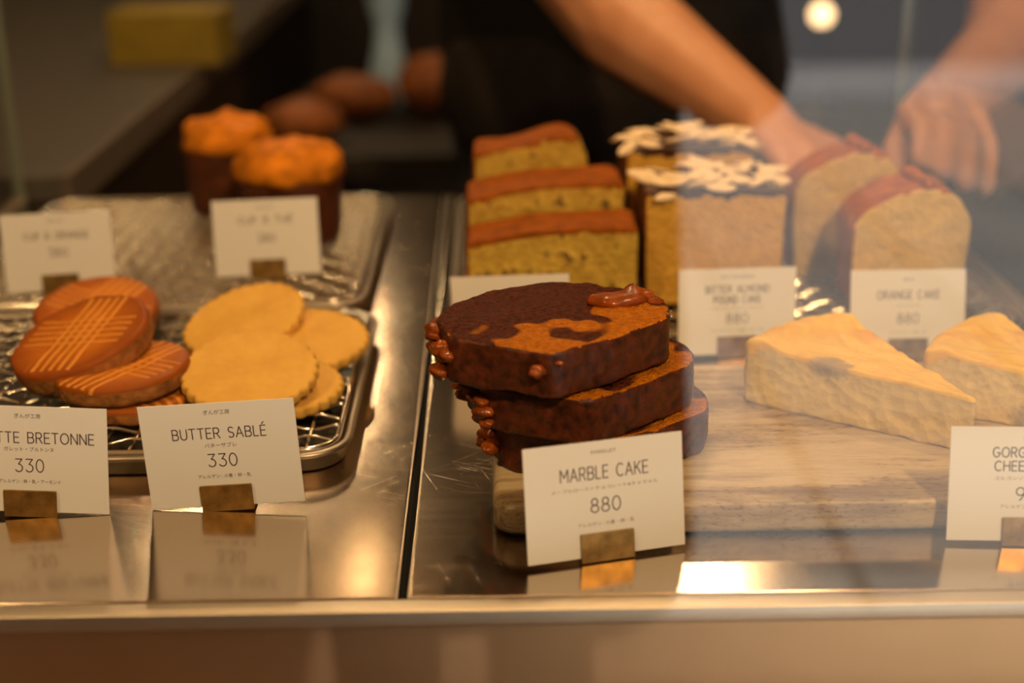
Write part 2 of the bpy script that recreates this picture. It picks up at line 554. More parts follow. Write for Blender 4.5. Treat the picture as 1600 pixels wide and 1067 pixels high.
def slab(outline, h, bev=3.0, step=2.4, nz=None, disp=0.8, freq=0.08, seed=0, top=None, edge_disp=None, taper=0.0):
    """solid with the given 2D outline (mm) and height h; returns verts, faces (top: z offset function)"""
    pts = resample(outline, step)
    n = len(pts)
    c = sum(pts, Vector((0, 0))) / n
    rav = sum((p - c).length for p in pts) / n
    nz = nz or max(2, int((h - 2 * bev) / step))
    rows = []
    cap = max(4, int(rav / step))
    def ring(inset, z):
        k = 1 - inset / rav - taper * z / h
        return [((p - c) * k + c, z) for p in pts]
    for i in range(cap):
        rows.append(ring(rav - (rav - bev) * (i + 0.15) / cap, 0))
    for i in range(5):
        a = PI / 2 * i / 4
        rows.append(ring(bev - bev * math.sin(a), bev - bev * math.cos(a)))
    for i in range(1, nz):
        rows.append(ring(0, bev + (h - 2 * bev) * i / nz))
    for i in range(5):
        a = PI / 2 * i / 4
        rows.append(ring(bev - bev * math.cos(a), h - bev + bev * math.sin(a)))
    for i in range(cap - 1, -1, -1):
        rows.append(ring(rav - (rav - bev) * (i + 0.15) / cap, h))
    vs = []
    for row in rows:
        for p, z in row:
            zz = z
            if top:
                zz = z + top(p.x, p.y) * (z / h)
            vs.append(Vector((p.x, p.y, zz)))
    R = len(rows)
    fs = []
    for i in range(R - 1):
        for k in range(n):
            fs.append((i * n + k, i * n + (k + 1) % n, (i + 1) * n + (k + 1) % n, (i + 1) * n + k))
    b = len(vs); vs.append(sum(vs[:n], Vector()) / n)
    t = len(vs); vs.append(sum(vs[(R - 1) * n:R * n], Vector()) / n)
    for k in range(n):
        fs.append((b, (k + 1) % n, k)); fs.append((t, (R - 1) * n + k, (R - 1) * n + (k + 1) % n))
    # displacement along normals
    bm = bmesh.new()
    bv = [bm.verts.new(v) for v in vs]
    for f in fs:
        bm.faces.new([bv[i] for i in f])
    bm.normal_update()
    out = []
    so = Vector((seed * 13.7, seed * 5.1, seed * 9.3))
    for v in bm.verts:
        p = v.co * freq + so
        d = noise.noise(p) + 0.5 * noise.noise(p * 2.3) + 0.3 * noise.noise(p * 5.1)
        out.append(v.co + v.normal * d * disp)
    bm.free()
    return out, fs

def split_build(verts, faces, classify, parts, parent, xf=None):
    """one solid cut into its parts; classify(centre, normal) -> key; parts {key: (name, mat)}"""
    if xf:
        verts = [xf(v) for v in verts]
    buckets = {k: [] for k in parts}
    for f in faces:
        a = [verts[i] for i in f]
        c = sum(a, Vector()) / len(a)
        nrm = (a[1] - a[0]).cross(a[2] - a[0])
        if len(a) == 4:
            nrm = (a[2] - a[0]).cross(a[3] - a[1])
        buckets[classify(c, nrm.normalized() if nrm.length > 0 else nrm)].append(f)
    res = {}
    for k, fs in buckets.items():
        if not fs:
            continue
        used = sorted({i for f in fs for i in f})
        mp = {i: j for j, i in enumerate(used)}
        me = bpy.data.meshes.new(parts[k][0])
        me.from_pydata([tuple(verts[i] * MM) for i in used], [], [tuple(mp[i] for i in f) for f in fs])
        me.update()
        me.materials.append(parts[k][1])
        for p in me.polygons:
            p.use_smooth = True
        res[k] = link_obj(parts[k][0], me, parent)
    return res

# ------------------------------------------------------------------ the setting
def struct(name, x0, x1, y0, y1, z0, z1, mat):
    o = MB().box(x0, x1, y0, y1, z0, z1).build(name, mat, smooth=False)
    return tag(o, kind='structure')

FZ = -950
struct('floor', -2300, 3600, -1100, 480, FZ - 60, FZ, M_FRONTFLOOR)
struct('floor', -2300, 3600, 480, 3400, FZ - 60, FZ, M_FLOOR)
struct('pavement', -6000, 9000, -5700, -1101, FZ - 60, FZ - 1, M_PAVE)
struct('kerb', -6000, 9000, -6600, -5701, FZ - 60, FZ + 4, M_KERB)
struct('road', -6000, 9000, -12000, -6601, FZ - 160, FZ - 90, M_ROAD)
struct('ceiling', -2300, 3600, -1250, 3400, 1650, 1720, M_CEIL)
struct('wall_back', -2300, 3600, 3400, 3480, FZ, 1650, M_WALL)
struct('wall_left', -2380, -2300, -1250, 3480, FZ, 1720, M_WALL)
struct('wall_right', 3600, 3680, -1250, 3480, FZ, 1720, M_WALL)
struct('wall_front', -2300, -300, -1250, -1130, FZ, 1650, M_WALLF)
struct('trim_1', -300, 3600, -1250, -1130, 1250, 1650, M_WALLF)
struct('facade', -6000, 9000, -12300, -12001, FZ, 5000, M_FACADE)

# ------------------------------------------------------------------ display case
case = thing('display_case', 'glass fronted steel bakery display case holding all the cakes and cookies', 'display case', (0, 500, FZ))
def cpart(mb, name, mat, smooth=False):
    # case parts are authored in room millimetres
    mb.v = [(x, y - 500, z - FZ) for x, y, z in mb.v]
    return mb.build(name, mat, case, smooth=smooth)
cpart(MB().box(-398, 340, 504, 1166, FZ, -14, 2), 'cabinet_body', M_APRON)
cpart(MB().box(-396, 338, 506, 1164, -13.5, -8.5, 0), 'gap_shade_sheet', M_GAPSHADE)  # black sheet added as the shade seen through the gap between the shelves
cpart(MB().box(-398, 340, 498, 503, FZ + 80, -7.5, 0.8), 'front_apron', M_APRON)
cpart(MB().box(-398, 340, 492.5, 502.2, -7, 0.6, 1.2), 'front_rail', M_RAIL, True)
pf = cpart(MB().box(-404, 346, 482, 487, -150, 470, 0), 'front_pane', M_GLASS)
pl = cpart(MB().box(-398.5, -393.5, 504, 1164, 3, 470, 0), 'side_pane', M_GLASS)
pr = cpart(MB().box(333.5, 338.5, 504, 1164, 3, 470, 0), 'side_pane', M_GLASS)
for x0, x1 in ((-399, -393), (333, 339)):
    cpart(MB().box(x0, x1, 1164.2, 1166.5, 3, 470, 0.3), 'pane_edge', M_GLASSEDGE)
    cpart(MB().box(x0 - 1, x1 + 1, 504, 1166, -1, 3, 0.6), 'pane_channel', M_RAIL)

def steel_shelf(x0, x1, label):
    t = thing('steel_shelf', label, 'steel shelf', ((x0 + x1) / 2, 504, 0), group='steel shelves of the display case')
    hw = (x1 - x0) / 2
    MB().box(-hw, hw, 0, 658, -7.5, 0, 0.9).build('shelf_plate', M_STEEL, t, smooth=False)
    for s in (-1, 1):
        MB().box(s * hw - 0.45, s * hw + 0.45, 0.3, 657, -1.2, 0.35, 0.2).build('rim', M_RAIL, t)
    return t
steel_shelf(-391, -41.6, 'scratched brushed steel shelf panel under the cookies, left of the dark gap')
steel_shelf(-36.6, 331.8, 'scratched brushed steel shelf panel under the cakes and stone board, right of the dark gap')

# ------------------------------------------------------------------ trays with cooling racks
def rrect(x0, x1, y0, y1, r, seg=8):
    out = []
    for cx, cy, a0 in ((x1 - r, y1 - r, 0), (x0 + r, y1 - r, 90), (x0 + r, y0 + r, 180), (x1 - r, y0 + r, 270)):
        for k in range(seg + 1):
            a = math.radians(a0 + 90 * k / seg)
            out.append(Vector((cx + r * math.cos(a), cy + r * math.sin(a))))
    return out

def pan(x0, x1, y0, y1, label, depth=11, dark=False):
    t = thing('shallow_tray', label, 'tray', ((x0 + x1) / 2, y0, 0.6), group='shallow metal trays under the cooling racks')
    ox, oy = (x0 + x1) / 2, y0
    def ring(inset, z):
        return [(p.x - ox, p.y - oy, z) for p in rrect(x0 + inset, x1 - inset, y0 + inset, y1 - inset, max(4, 22 - inset))]
    rows = [ring(0, 0), ring(-0.5, depth - 1), ring(-2.0, depth + 0.3), ring(-3.0, depth - 1.0), ring(-2.2, depth - 2.4), ring(-0.9, depth - 2.0)]
    # outer wall and rolled rim, then inner wall and floor
    inner = [ring(1.4, depth - 1), ring(2.2, 2.5), ring(5, 1.2)]
    mb = MB()
    n = len(rows[0])
    seq = [ring(3, 0.0), ring(0.6, 0.4)] + [ring(0.0, depth - 3.5), ring(-2.2, depth - 2.6), ring(-3.0, depth - 1.2), ring(-2.0, depth + 0.3), ring(0.2, depth + 0.5), ring(1.3, depth - 0.8)] + inner
    vs = [v for r_ in seq for v in r_]
    fs = []
    for i in range(len(seq) - 1):
        for k in range(n):
            fs.append((i * n + k, i * n + (k + 1) % n, (i + 1) * n + (k + 1) % n, (i + 1) * n + k))
    fs.append(tuple(range(n))); fs.append(tuple((len(seq) - 1) * n + k for k in range(n))[::-1])
    mb.add(vs, fs)
    mb.build('pan', M_PAN, t)
    if dark:  # dark plate laid over the tray floor
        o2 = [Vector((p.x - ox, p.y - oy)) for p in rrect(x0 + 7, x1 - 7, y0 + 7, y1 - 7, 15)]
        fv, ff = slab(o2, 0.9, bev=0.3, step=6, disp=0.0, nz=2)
        lin = mesh_from('dark_floor_plate', [v + Vector((0, 0, 1.3)) for v in fv], ff, M_DARKPLATE, t)
        lin['label'] = 'dark plate on the tray bottom'
    return t

def rack(x0, x1, y0, y1, z, pitch_, label, wire=1.0):
    t = thing('cooling_rack', label, 'cooling rack', ((x0 + x1) / 2, y0, 1.9), group='wire cooling racks')
    ox, oy, oz = (x0 + x1) / 2, y0, 1.9
    fr = [(p.x - ox, p.y - oy, z - oz) for p in rrect(x0, x1, y0, y1, 18)]
    MB().tube(fr, 1.7, 10, closed=True).build('rack_frame', M_CHROME, t)
    mb = MB()
    nx = int(round((x1 - x0) / pitch_)); ny = int(round((y1 - y0) / pitch_))
    am = 1.25
    sub = 4
    for i in range(1, nx):
        x = x0 + (x1 - x0) * i / nx
        pts = []
        for j in range(ny * sub + 1):
            y = y0 + (y1 - y0) * j / (ny * sub)
            ph = j / sub + i
            pts.append((x - ox + 0.5 * math.cos(PI * ph), y - oy, z - oz + am * math.cos(PI * ph)))
        mb.tube(pts, wire, 6)
    for j in range(1, ny):
        y = y0 + (y1 - y0) * j / ny
        pts = []
        for i in range(nx * sub + 1):
            x = x0 + (x1 - x0) * i / (nx * sub)
            ph = i / sub + j + 1
            pts.append((x - ox, y - oy + 0.5 * math.cos(PI * ph), z - oz + am * math.cos(PI * ph)))
        mb.tube(pts, wire, 6)
    mb.build('wire_grid', M_CHROME, t)
    for sx in (x0 + 20, x1 - 20):
        for sy in (y0 + 20, y1 - 20):
            MB().tube([(sx - ox, sy - oy, z - oz - 1), (sx - ox, sy - oy, 1.2)], 1.5, 8).build('foot', M_CHROME, t)
    return t

pan(-352, -74, 622, 834, 'shallow steel tray under the front rack with the round cookies', 10, True)
rack(-348, -78, 626, 830, 10.5, 14, 'crimped wire cooling rack under the galettes and butter cookies')
pan(-352, -84, 850, 1126, 'shallow steel tray at the back left under the two cup cakes', 9)
rack(-348, -88, 854, 1122, 9.5, 13.5, 'fine wire cooling rack at the back left under the tall cup cakes')
pan(-26, 318, 786, 1126, 'shallow steel tray at the back right under the loaf cake slices', 9)
rack(-22, 314, 790, 1122, 9.5, 12, 'wire cooling rack at the back right under the loaf cake slices')

# ------------------------------------------------------------------ stone board
board_out = rrect(-2, 330, 0, 168, 9)
bv, bf = slab(board_out, 15, bev=4, step=5, disp=0.0)
board = mesh_from('stone_board', bv, bf, M_STONE, None, (0, 553.5, 0.3))
tag(board, 'pale travertine serving board with brown veins under the marble cake and cheesecake', 'serving board')

# ------------------------------------------------------------------ writing
def arc(cx, cy, rx, ry, a0, a1, n=10):
    return [(cx + rx * math.cos(math.radians(a0 + (a1 - a0) * i / n)), cy + ry * math.sin(math.radians(a0 + (a1 - a0) * i / n))) for i in range(n + 1)]
G = {
 'A': (.74, [[(0, 0), (.37, 1), (.74, 0)], [(.13, .34), (.61, .34)]]),
 'B': (.62, [[(0, 0), (0, 1), (.36, 1)] + arc(.36, .76, .22, .24, 90, -90)[1:] + [(0, .52)], [(.36, .52)] + arc(.36, .26, .26, .26, 90, -90)[1:] + [(0, 0)]]),
 'C': (.72, [arc(.40, .5, .40, .5, 50, 310, 20)]),
 'D': (.70, [[(0, 0), (0, 1), (.25, 1)] + arc(.25, .5, .45, .5, 90, -90, 14)[1:] + [(0, 0)]]),
 'E': (.54, [[(.54, 1), (0, 1), (0, 0), (.54, 0)], [(0, .52), (.48, .52)]]),
 'G': (.78, [arc(.40, .5, .40, .5, 50, 350, 20) + [(.78, .44), (.46, .44)]]),
 'H': (.66, [[(0, 0), (0, 1)], [(.66, 0), (.66, 1)], [(0, .52), (.66, .52)]]),
 'I': (.0, [[(0, 0), (0, 1)]]),
 'K': (.62, [[(0, 0), (0, 1)], [(.60, 1), (0, .40)], [(.22, .60), (.62, 0)]]),
 'L': (.50, [[(0, 1), (0, 0), (.50, 0)]]),
 'M': (.80, [[(0, 0), (0, 1), (.40, .35), (.80, 1), (.80, 0)]]),
 'N': (.68, [[(0, 0), (0, 1), (.68, 0), (.68, 1)]]),
 'O': (.84, [arc(.42, .5, .42, .5, 90, 450, 24)]),
 'P': (.58, [[(0, 0), (0, 1), (.30, 1)] + arc(.30, .73, .28, .27, 90, -90)[1:] + [(0, .46)]]),
 'R': (.62, [[(0, 0), (0, 1), (.34, 1)] + arc(.34, .74, .24, .26, 90, -90)[1:] + [(0, .48)], [(.30, .48), (.62, 0)]]),
 'S': (.58, [arc(.30, .75, .26, .25, 35, 270, 12) + arc(.29, .25, .28, .25, 90, -145, 12)]),
 'T': (.66, [[(0, 1), (.66, 1)], [(.33, 1), (.33, 0)]]),
 'U': (.66, [[(0, 1), (0, .33)] + arc(.33, .33, .33, .33, 180, 360, 12) + [(.66, 1)]]),
 'Y': (.66, [[(0, 1), (.33, .5), (.66, 1)], [(.33, .5), (.33, 0)]]),
 'Z': (.60, [[(0, 1), (.60, 1), (0, 0), (.60, 0)]]),
 '0': (.62, [arc(.31, .5, .31, .5, 90, 450, 20)]),
 '3': (.62, [[(.04, 1), (.58, 1), (.28, .60)] + arc(.29, .30, .31, .30, 85, -150, 14)]),
 '8': (.60, [arc(.30, .76, .24, .24, -90, 270, 16), arc(.30, .26, .30, .26, 90, 450, 16)]),
 '9': (.62, [arc(.30, .69, .30, .31, 0, 360, 18), [(.60, .69), (.58, .45), (.42, .15), (.26, 0)]]),
 ' ': (.42, []),
}
def stroke_text(mb, txt, cx, cz, h, width, wt, y):
    """monoline capitals centred on (cx, cz), total width given, as thin raised ribbons"""
    gap = 0.26
    adv = []
    x = 0
    for i, ch in enumerate(txt):
        base = 'E' if ch == 'É' else ('A' if ch == 'À' else ch)
        adv.append((x, base, ch))
        x += G[base][0] + gap
    total = x - gap
    sx = width / total
    for x0, base, ch in adv:
        lines = list(G[base][1])
        if ch == 'É':
            lines.append([(.20, 1.14), (.38, 1.34)])
        if ch == 'À':
            lines.append([(.30, 1.34), (.46, 1.14)])
        for ln in lines:
            pts = [Vector((cx - width / 2 + (x0 + px) * sx, cz - h / 2 + pz * h)) for px, pz in ln]
            for a, b in zip(pts[:-1], pts[1:]):
                d = (b - a)
                if d.length < 1e-6:
                    continue
                d.normalize()
                nrm = Vector((-d.y, d.x)) * wt / 2
                a2 = a - d * wt * 0.35; b2 = b + d * wt * 0.35
                q = [a2 + nrm, a2 - nrm, b2 - nrm, b2 + nrm]
                mb.add([(p.x, y, p.y) for p in q] + [(p.x, y - 0.04, p.y) for p in q],
                       [(4, 5, 6, 7), (0, 1, 5, 4), (1, 2, 6, 5), (2, 3, 7, 6), (3, 0, 4, 7)])

def font_text(txt, cx, cz, h, width, y, mat, parent, name='small_print'):
    cu = bpy.data.curves.new('t', 'FONT')
    cu.body = txt
    cu.size = 1.0
    cu.align_x = 'CENTER'; cu.align_y = 'CENTER'
    cu.resolution_u = 2
    cu.extrude = 0.02
    tmp = bpy.data.objects.new('t', cu)
    COL.objects.link(tmp)
    dg = bpy.context.evaluated_depsgraph_get()
    dg.update()
    me = bpy.data.meshes.new_from_object(tmp.evaluated_get(dg))
    bpy.data.objects.remove(tmp)
    bpy.data.curves.remove(cu)
    if not me.vertices:
        return None
    xs = [v.co.x for v in me.vertices]; zs = [v.co.y for v in me.vertices]
    w = max(xs) - min(xs); hh = max(zs) - min(zs)
    mx, mz = (max(xs) + min(xs)) / 2, (max(zs) + min(zs)) / 2
    for v in me.vertices:
        x, yy, z = v.co
        v.co = Vector((cx + (x - mx) * width / w, y - 0.02 + z, cz + (yy - mz) * h / hh)) * MM
    me.materials.clear(); me.materials.append(mat)
    me.name = name
    return link_obj(name, me, parent)

def card(loc, yawd, tiltd, rolld, lines, label, blurred=False):
    """lines: (kind, text, mm below top edge, height, width)"""
    Rz = Matrix.Rotation(math.radians(yawd), 4, 'Z')
    Rx = Matrix.Rotation(-math.radians(tiltd), 4, 'X')
    Ry = Matrix.Rotation(-math.radians(rolld), 4, 'Y')
    t = thing('price_card', label, 'price card', loc, group='white price cards in brass holders')
    t.rotation_euler = (Rz @ Rx @ Ry).to_euler()
    MB().box(-35, 35, -0.25, 0.25, 0, 50, 0.1).build('card', M_CARD, t, smooth=False)
    for kind, txt, dz, h, w in lines:
        z = 50 - dz
        if kind == 'S':
            mb = MB()
            stroke_text(mb, txt, 0, z, h, w, 0.50, -0.27)
            mb.build('printed_name' if not txt[0].isdigit() else 'printed_price', M_INK, t, smooth=False)
        else:
            font_text(txt, 0, z, h, w, -0.27, M_INK if kind == 'J' else M_INKG, t)
    # brass holder: folded plate clasping the card with a foot behind
    b = MB()
    b.box(-11.8, 11.8, -1.7, -0.7, -1.2, 10.6, 0.15)
    b.box(-11.8, 11.8, 0.6, 1.5, -1.2, 8.0, 0.15)
    b.box(-11.8, 11.8, -1.7, 9.0, -1.9, -1.0, 0.15)
    b.build('brass_holder', M_BRASS, t, smooth=False)
    return t

SH = 'ぎんが工房'
card((-211.2, 581.5, 2.2), 0.5, 5.1, -3.2, [('J', SH, 4.4, 2.2, 11.5), ('S', 'GALETTE BRETONNE', 14.6, 4.9, 58), ('J', 'ガレット・ブルトンヌ', 20.0, 2.1, 22), ('S', '330', 27.8, 6.0, 12.6), ('J', 'アレルゲン : 卵・乳・アーモンド', 35.4, 1.9, 27.5)],
     'white price card reading GALETTE BRETONNE 330 in brass holder, front left corner')
card((-122.7, 585.0, 2.2), -0.7, 2.2, 3.1, [('J', SH, 4.4, 2.2, 11.7), ('S', 'BUTTER SABLÉ', 14.4, 4.9, 42), ('J', 'バターサブレ', 20.2, 2.1, 14.5), ('S', '330', 27.5, 6.0, 13), ('J', 'アレルゲン : 小麦・卵・乳', 35.2, 1.9, 24)],
     'white price card reading BUTTER SABLÉ 330 in stained brass holder')
card((46.0, 533.0, 2.2), 14.5, 10.0, -0.2, [('G', 'PARKLET', 4.6, 1.5, 11), ('S', 'MARBLE CAKE', 13.4, 5.4, 38.5), ('G', 'メープルローストチョコレート&キャラメル', 20.0, 1.6, 47), ('S', '880', 27.6, 6.0, 13), ('G', 'アレルゲン : 小麦・卵・乳', 35.6, 1.8, 25)],
     'white price card reading MARBLE CAKE 880 in front of the stone board')
card((227.4, 539.7, 2.2), -4.3, 10.5, 0.5, [('G', 'DAYTRIP', 4.8, 1.5, 9), ('S', 'GORGONZOLA', 11.0, 4.2, 34), ('S', 'CHEESECAKE', 17.0, 4.2, 32), ('G', 'ゴルゴンゾーラチーズケーキ', 22.3, 1.6, 32), ('S', '980', 29.2, 5.6, 13), ('G', 'アレルゲン : 小麦・卵・乳', 34.8, 1.7, 26)],
     'white price card cut by right photo edge, reading GORGONZOLA CHEESECAKE 980')
card((-278.9, 875.8, 12.6), 0.2, 10.6, 2.4, [('G', 'PARKLET', 5.0, 1.5, 12), ('S', 'CUP À ORANGE', 14.6, 4.4, 41), ('S', '380', 25.4, 5.4, 12)],
     'white price card behind the galettes at left edge, blurred CUP writing')
card((-149.9, 903.3, 12.6), -2.4, 11.8, 2.3, [('G', 'PARKLET', 5.0, 1.5, 12), ('S', 'CUP À THÉ', 13.5, 4.4, 36), ('S', '380', 25.4, 5.4, 12)],
     'white price card standing before the two tall cup cakes')
card((10.7, 763.4, 2.2), -15.6, 8.2, 5.8, [('G', 'PARKLET', 5.0, 1.5, 12), ('S', 'BANANA CAKE', 14.6, 4.4, 40), ('S', '780', 25.4, 5.4, 12)] if False else [],
     'blank looking white price card mostly hidden behind the marble cake stack')
card((139.5, 771.2, 2.2), 8.4, 9.3, -1.5, [('G', 'PATISSERIE', 4.8, 1.5, 20), ('S', 'BITTER ALMOND', 12.0, 4.0, 38), ('S', 'POUND CAKE', 18.0, 4.0, 28), ('G', 'ビターアーモンドパウンド', 23.0, 1.4, 32), ('S', '880', 29.0, 5.4, 13), ('G', 'アレルゲン : 小麦・卵・乳', 36, 1.5, 32)],
     'white price card before the almond topped pound cake, two line name and 880')
card((236.7, 763.0, 2.2), 9.1, 14.0, -2.6, [('G', 'BON', 5.6, 1.6, 6), ('S', 'ORANGE CAKE', 14.4, 4.6, 38), ('G', 'オレンジケーキ', 20.5, 1.4, 14), ('S', '880', 28.0, 5.6, 13), ('G', 'アレルゲン : 小麦・卵', 36, 1.5, 22)],
     'white price card reading ORANGE CAKE 880 behind the cheesecake')

# ------------------------------------------------------------------ galettes
def frame_rot(tilt_dir, tilt, spin):
    """rotate so the disc's normal leans towards azimuth tilt_dir (deg) by tilt (deg)"""
    ax = Vector((-math.sin(math.radians(tilt_dir)), math.cos(math.radians(tilt_dir)), 0))
    return (Matrix.Rotation(math.radians(tilt), 4, ax) @ Matrix.Rotation(math.radians(spin), 4, 'Z')).to_euler()

def galette(loc, tdir, tilt, spin, label, seed, R=38, h=13):
    t = thing('galette', label, 'cookie', loc, frame_rot(tdir, tilt, spin), 'round scored galettes on the front rack')
    out = [Vector((R * math.cos(a), R * math.sin(a))) * (1 + 0.012 * math.sin(3 * a + seed) + 0.008 * math.sin(7 * a + seed)) for a in [2 * PI * k / 90 for k in range(90)]]
    vs, fs = slab(out, h, bev=3.0, step=2.2, disp=0.55, freq=0.09, seed=seed)
    split_build(vs, fs, lambda c, n: 't' if c.z > h - 2.6 else 's', {'t': ('glazed_top', M_GALT), 's': ('baked_side', M_GALS)}, t)
    return t
galette((-234, 796, 17.5), -88, 14, -25, 'brown scored galette at the back of the galette pile', 2, R=36, h=12)
galette((-186, 686, 11.8), 0, 0, 40, 'dark brown galette lowest in the pile, mostly covered', 4, R=33, h=9.5)
galette((-192, 688, 22.0), 185, 4, -35, 'brown scored galette beside the butter cookies, lying on the lowest galette', 3, R=35, h=11)
galette((-217, 712, 30), 222, 19, -18, 'golden brown galette with cross scored lines, leftmost, front and on top', 1)

# ------------------------------------------------------------------ butter sables
def sable(loc, tdir, tilt, spin, label, seed, R=35, h=6.5):
    t = thing('butter_cookie', label, 'cookie', loc, frame_rot(tdir, tilt, spin), 'scalloped butter cookies on the front rack')
    out = []
    for k in range(240):
        a = 2 * PI * k / 240
        out.append(Vector((math.cos(a), math.sin(a))) * (R * (1 + 0.010 * math.sin(2 * a + seed)) + 2.0 * abs(math.sin(14 * a)) - 1.0))
    vs, fs = slab(out, h, bev=2.2, step=1.3, disp=0.35, freq=0.10, seed=seed + 20, nz=3)
    mesh_from('dough', vs, fs, M_SABLE, t)
    return t
sable((-143, 771, 23), 232, 20, 10, 'pale butter cookie at the back left of the cookie pile, leaning', 1)
sable((-108, 750, 18), -80, 8, 30, 'pale butter cookie at the back right of the cookie pile', 2, R=36)
sable((-116, 692, 13), -70, 3, 50, 'pale butter cookie under the front one, its rim showing at right', 3)
sable((-127, 685, 25), -88, 14, 5, 'frontmost pale butter cookie with full scalloped face', 4)

# ------------------------------------------------------------------ marble cake slices
SLICE = [(-54, -2), (-46, -30), (-27, -39), (-1, -51), (26, -33), (53, -8), (55, 15), (47, 31), (32, 41), (10.5, 48), (-11.5, 47), (-33, 34), (-48, 16)]
def lump(name, c, r, seed, parent, mat, rz=0, rough_amt=0.35):
    mm = MB().sphere((0, 0, 0), r, 22, 14)
    rm = max(r)
    vv = []
    R_ = Matrix.Rotation(rz, 3, 'Z')
    for v in mm.v:
        v = R_ @ Vector(v)
        k = noise.noise(v / rm * 1.6 + Vector((seed, 1, 2))) + 0.5 * noise.noise(v / rm * 4 + Vector((seed, 5, 2)))
        vv.append(v + v.normalized() * k * min(r) * rough_amt * 1.3 + Vector(c))
    return mesh_from(name, vv, mm.f, mat, parent)

def marble_slice(loc, rotz, tiltd, label, seed, nuts, h=21.5, scale=1.0):
    t = thing('marble_cake_slice', label, 'cake slice', loc, (math.radians(tiltd[0]), math.radians(tiltd[1]), math.radians(rotz)), 'slices of marble cake stacked on the stone board')
    out = rounded([(x * scale, y * scale) for x, y in SLICE], [4, 5, 6, 5, 8, 5, 6, 6, 6, 8, 8, 8, 6])
    vs, fs = slab(out, h, bev=2.0, step=1.7, disp=1.15, freq=0.075, seed=seed)
    split_build(vs, fs, lambda c, n: 'a' if (c.z > h / 2 and n.z > 0.80) else 'b',
                {'a': ('crumb', M_MARB), 'b': ('crust', M_MARBCR)}, t)
    rnd = random.Random(seed)
    for (x, y, z, r) in nuts:
        lump('caramel_nut', (x, y, z), (r * rnd.uniform(.9, 1.35), r * rnd.uniform(.8, 1.1), r * rnd.uniform(.6, .85)), rnd.uniform(0, 50), t, M_NUT, rnd.uniform(0, 3))
    return t
def nut_strip(seed, n):
    r_ = random.Random(seed)
    out = []
    for i in range(n):
        f = r_.uniform(-0.15, 1.1)
        out.append((-54 + 8 * f + r_.uniform(-1.5, 2.0), -2 - 28 * f, r_.uniform(3, 18), r_.uniform(3.4, 5.6)))
    return out
marble_slice((47.5, 617, 15.4), -3, (0, 0), 'dark marble cake slice at the bottom of the stack of three', 31, nut_strip(1, 9), 21.5, 0.96)
marble_slice((39.0, 615.5, 37.6), 1, (0.0, 0), 'dark marble cake slice in the middle of the stack', 32, nut_strip(2, 9), 21.5, 0.98)
m_top = marble_slice((26.0, 615, 60.2), 0, (0.3, -0.4), 'marble cake slice on top of the stack, chocolate and orange swirl showing', 37,
             nut_strip(3, 9) + [(-8.5, -48.5, 13, 3.6), (1.0, -49.5, 17, 1.7), (-52, 4, 18, 3.2), (49, 13, 22.2, 3.4), (46, 21, 22.6, 3.8), (40, 27, 22.4, 3.2)], 21.8)
lump('caramel_piece', (34, 18, 22.6), (17, 9, 4.6), 4, m_top, M_NUT, 0.35, 0.75)

# ------------------------------------------------------------------ cheesecake wedges
def cheesecake(loc, rotz, label, seed, spot):
    t = thing('cheesecake_wedge', label, 'cheesecake', loc, (0, 0, math.radians(rotz)), 'cheesecake wedges on the stone board')
    # tip at +x, outer arc at -x; front face is the -y side
    Rr = 118
    ang = 36.5
    tip = Vector((60, -6))
    out = [tip]
    arcp = []
    a_front = 180 - 2
    for k in range(13):
        a = math.radians(a_front - ang * k / 12 + 0)
        arcp.append(tip + Vector((math.cos(a), math.sin(a))) * Rr)
    out = arcp + [tip]
    # order: front-left corner, along the arc to the back corner, then the tip
    out = [Vector((p.x, p.y)) for p in out][::-1]
    out = rounded([out[0]] + [out[1]] + [out[5]] + [out[9]] + [out[13]], [3, 3, 12, 6, 2.5])
    h = 33
    def top(x, y):
        d = (Vector((x, y)) - tip).length
        rim = max(0, 1 - abs(d - 108) / 14)
        return (d / Rr - 1) * 5.0 + 2.6 * rim - 1.5 * max(0, 1 - abs(d - 70) / 40)
    vs, fs = slab(out, h, bev=2.6, step=2.2, disp=1.0, freq=0.11, seed=seed, top=top)
    cx, cy = 0, 0
    def cl(c, n):
        lim = h + top(c.x, c.y)
        d = (Vector((c.x, c.y)) - tip).length
        return 't' if c.z > lim - (2.6 if d < 106 else 6.0 + 2 * noise.noise(c * 0.1)) else 'b'
    split_build(vs, fs, cl, {'t': ('baked_top', M_CHTOP if spot else M_CHTOP2), 'b': ('cheese_body', M_CHEESE if spot else M_CHEESE2)}, t)
    return t
cheesecake((174, 637, 15.4), -33.5, 'whole cheesecake wedge with golden top and a blue spot, centre of the board', 5, True)
cheesecake((264, 630, 15.4), -22.0, 'second cheesecake wedge cut off by the right photo edge', 9, False)

# ------------------------------------------------------------------ upright loaf slices
RACKTOP = 11.6
def upright(outline, depth, seed, disp=0.8, bev=1.6, step=2.3):
    """outline in x-z, extruded along +y"""
    vs, fs = slab(outline, depth, bev=bev, step=step, disp=disp, freq=0.08, seed=seed)
    return [Vector((v.x, depth - v.z, v.y)) for v in vs], [tuple(reversed(f)) for f in fs]

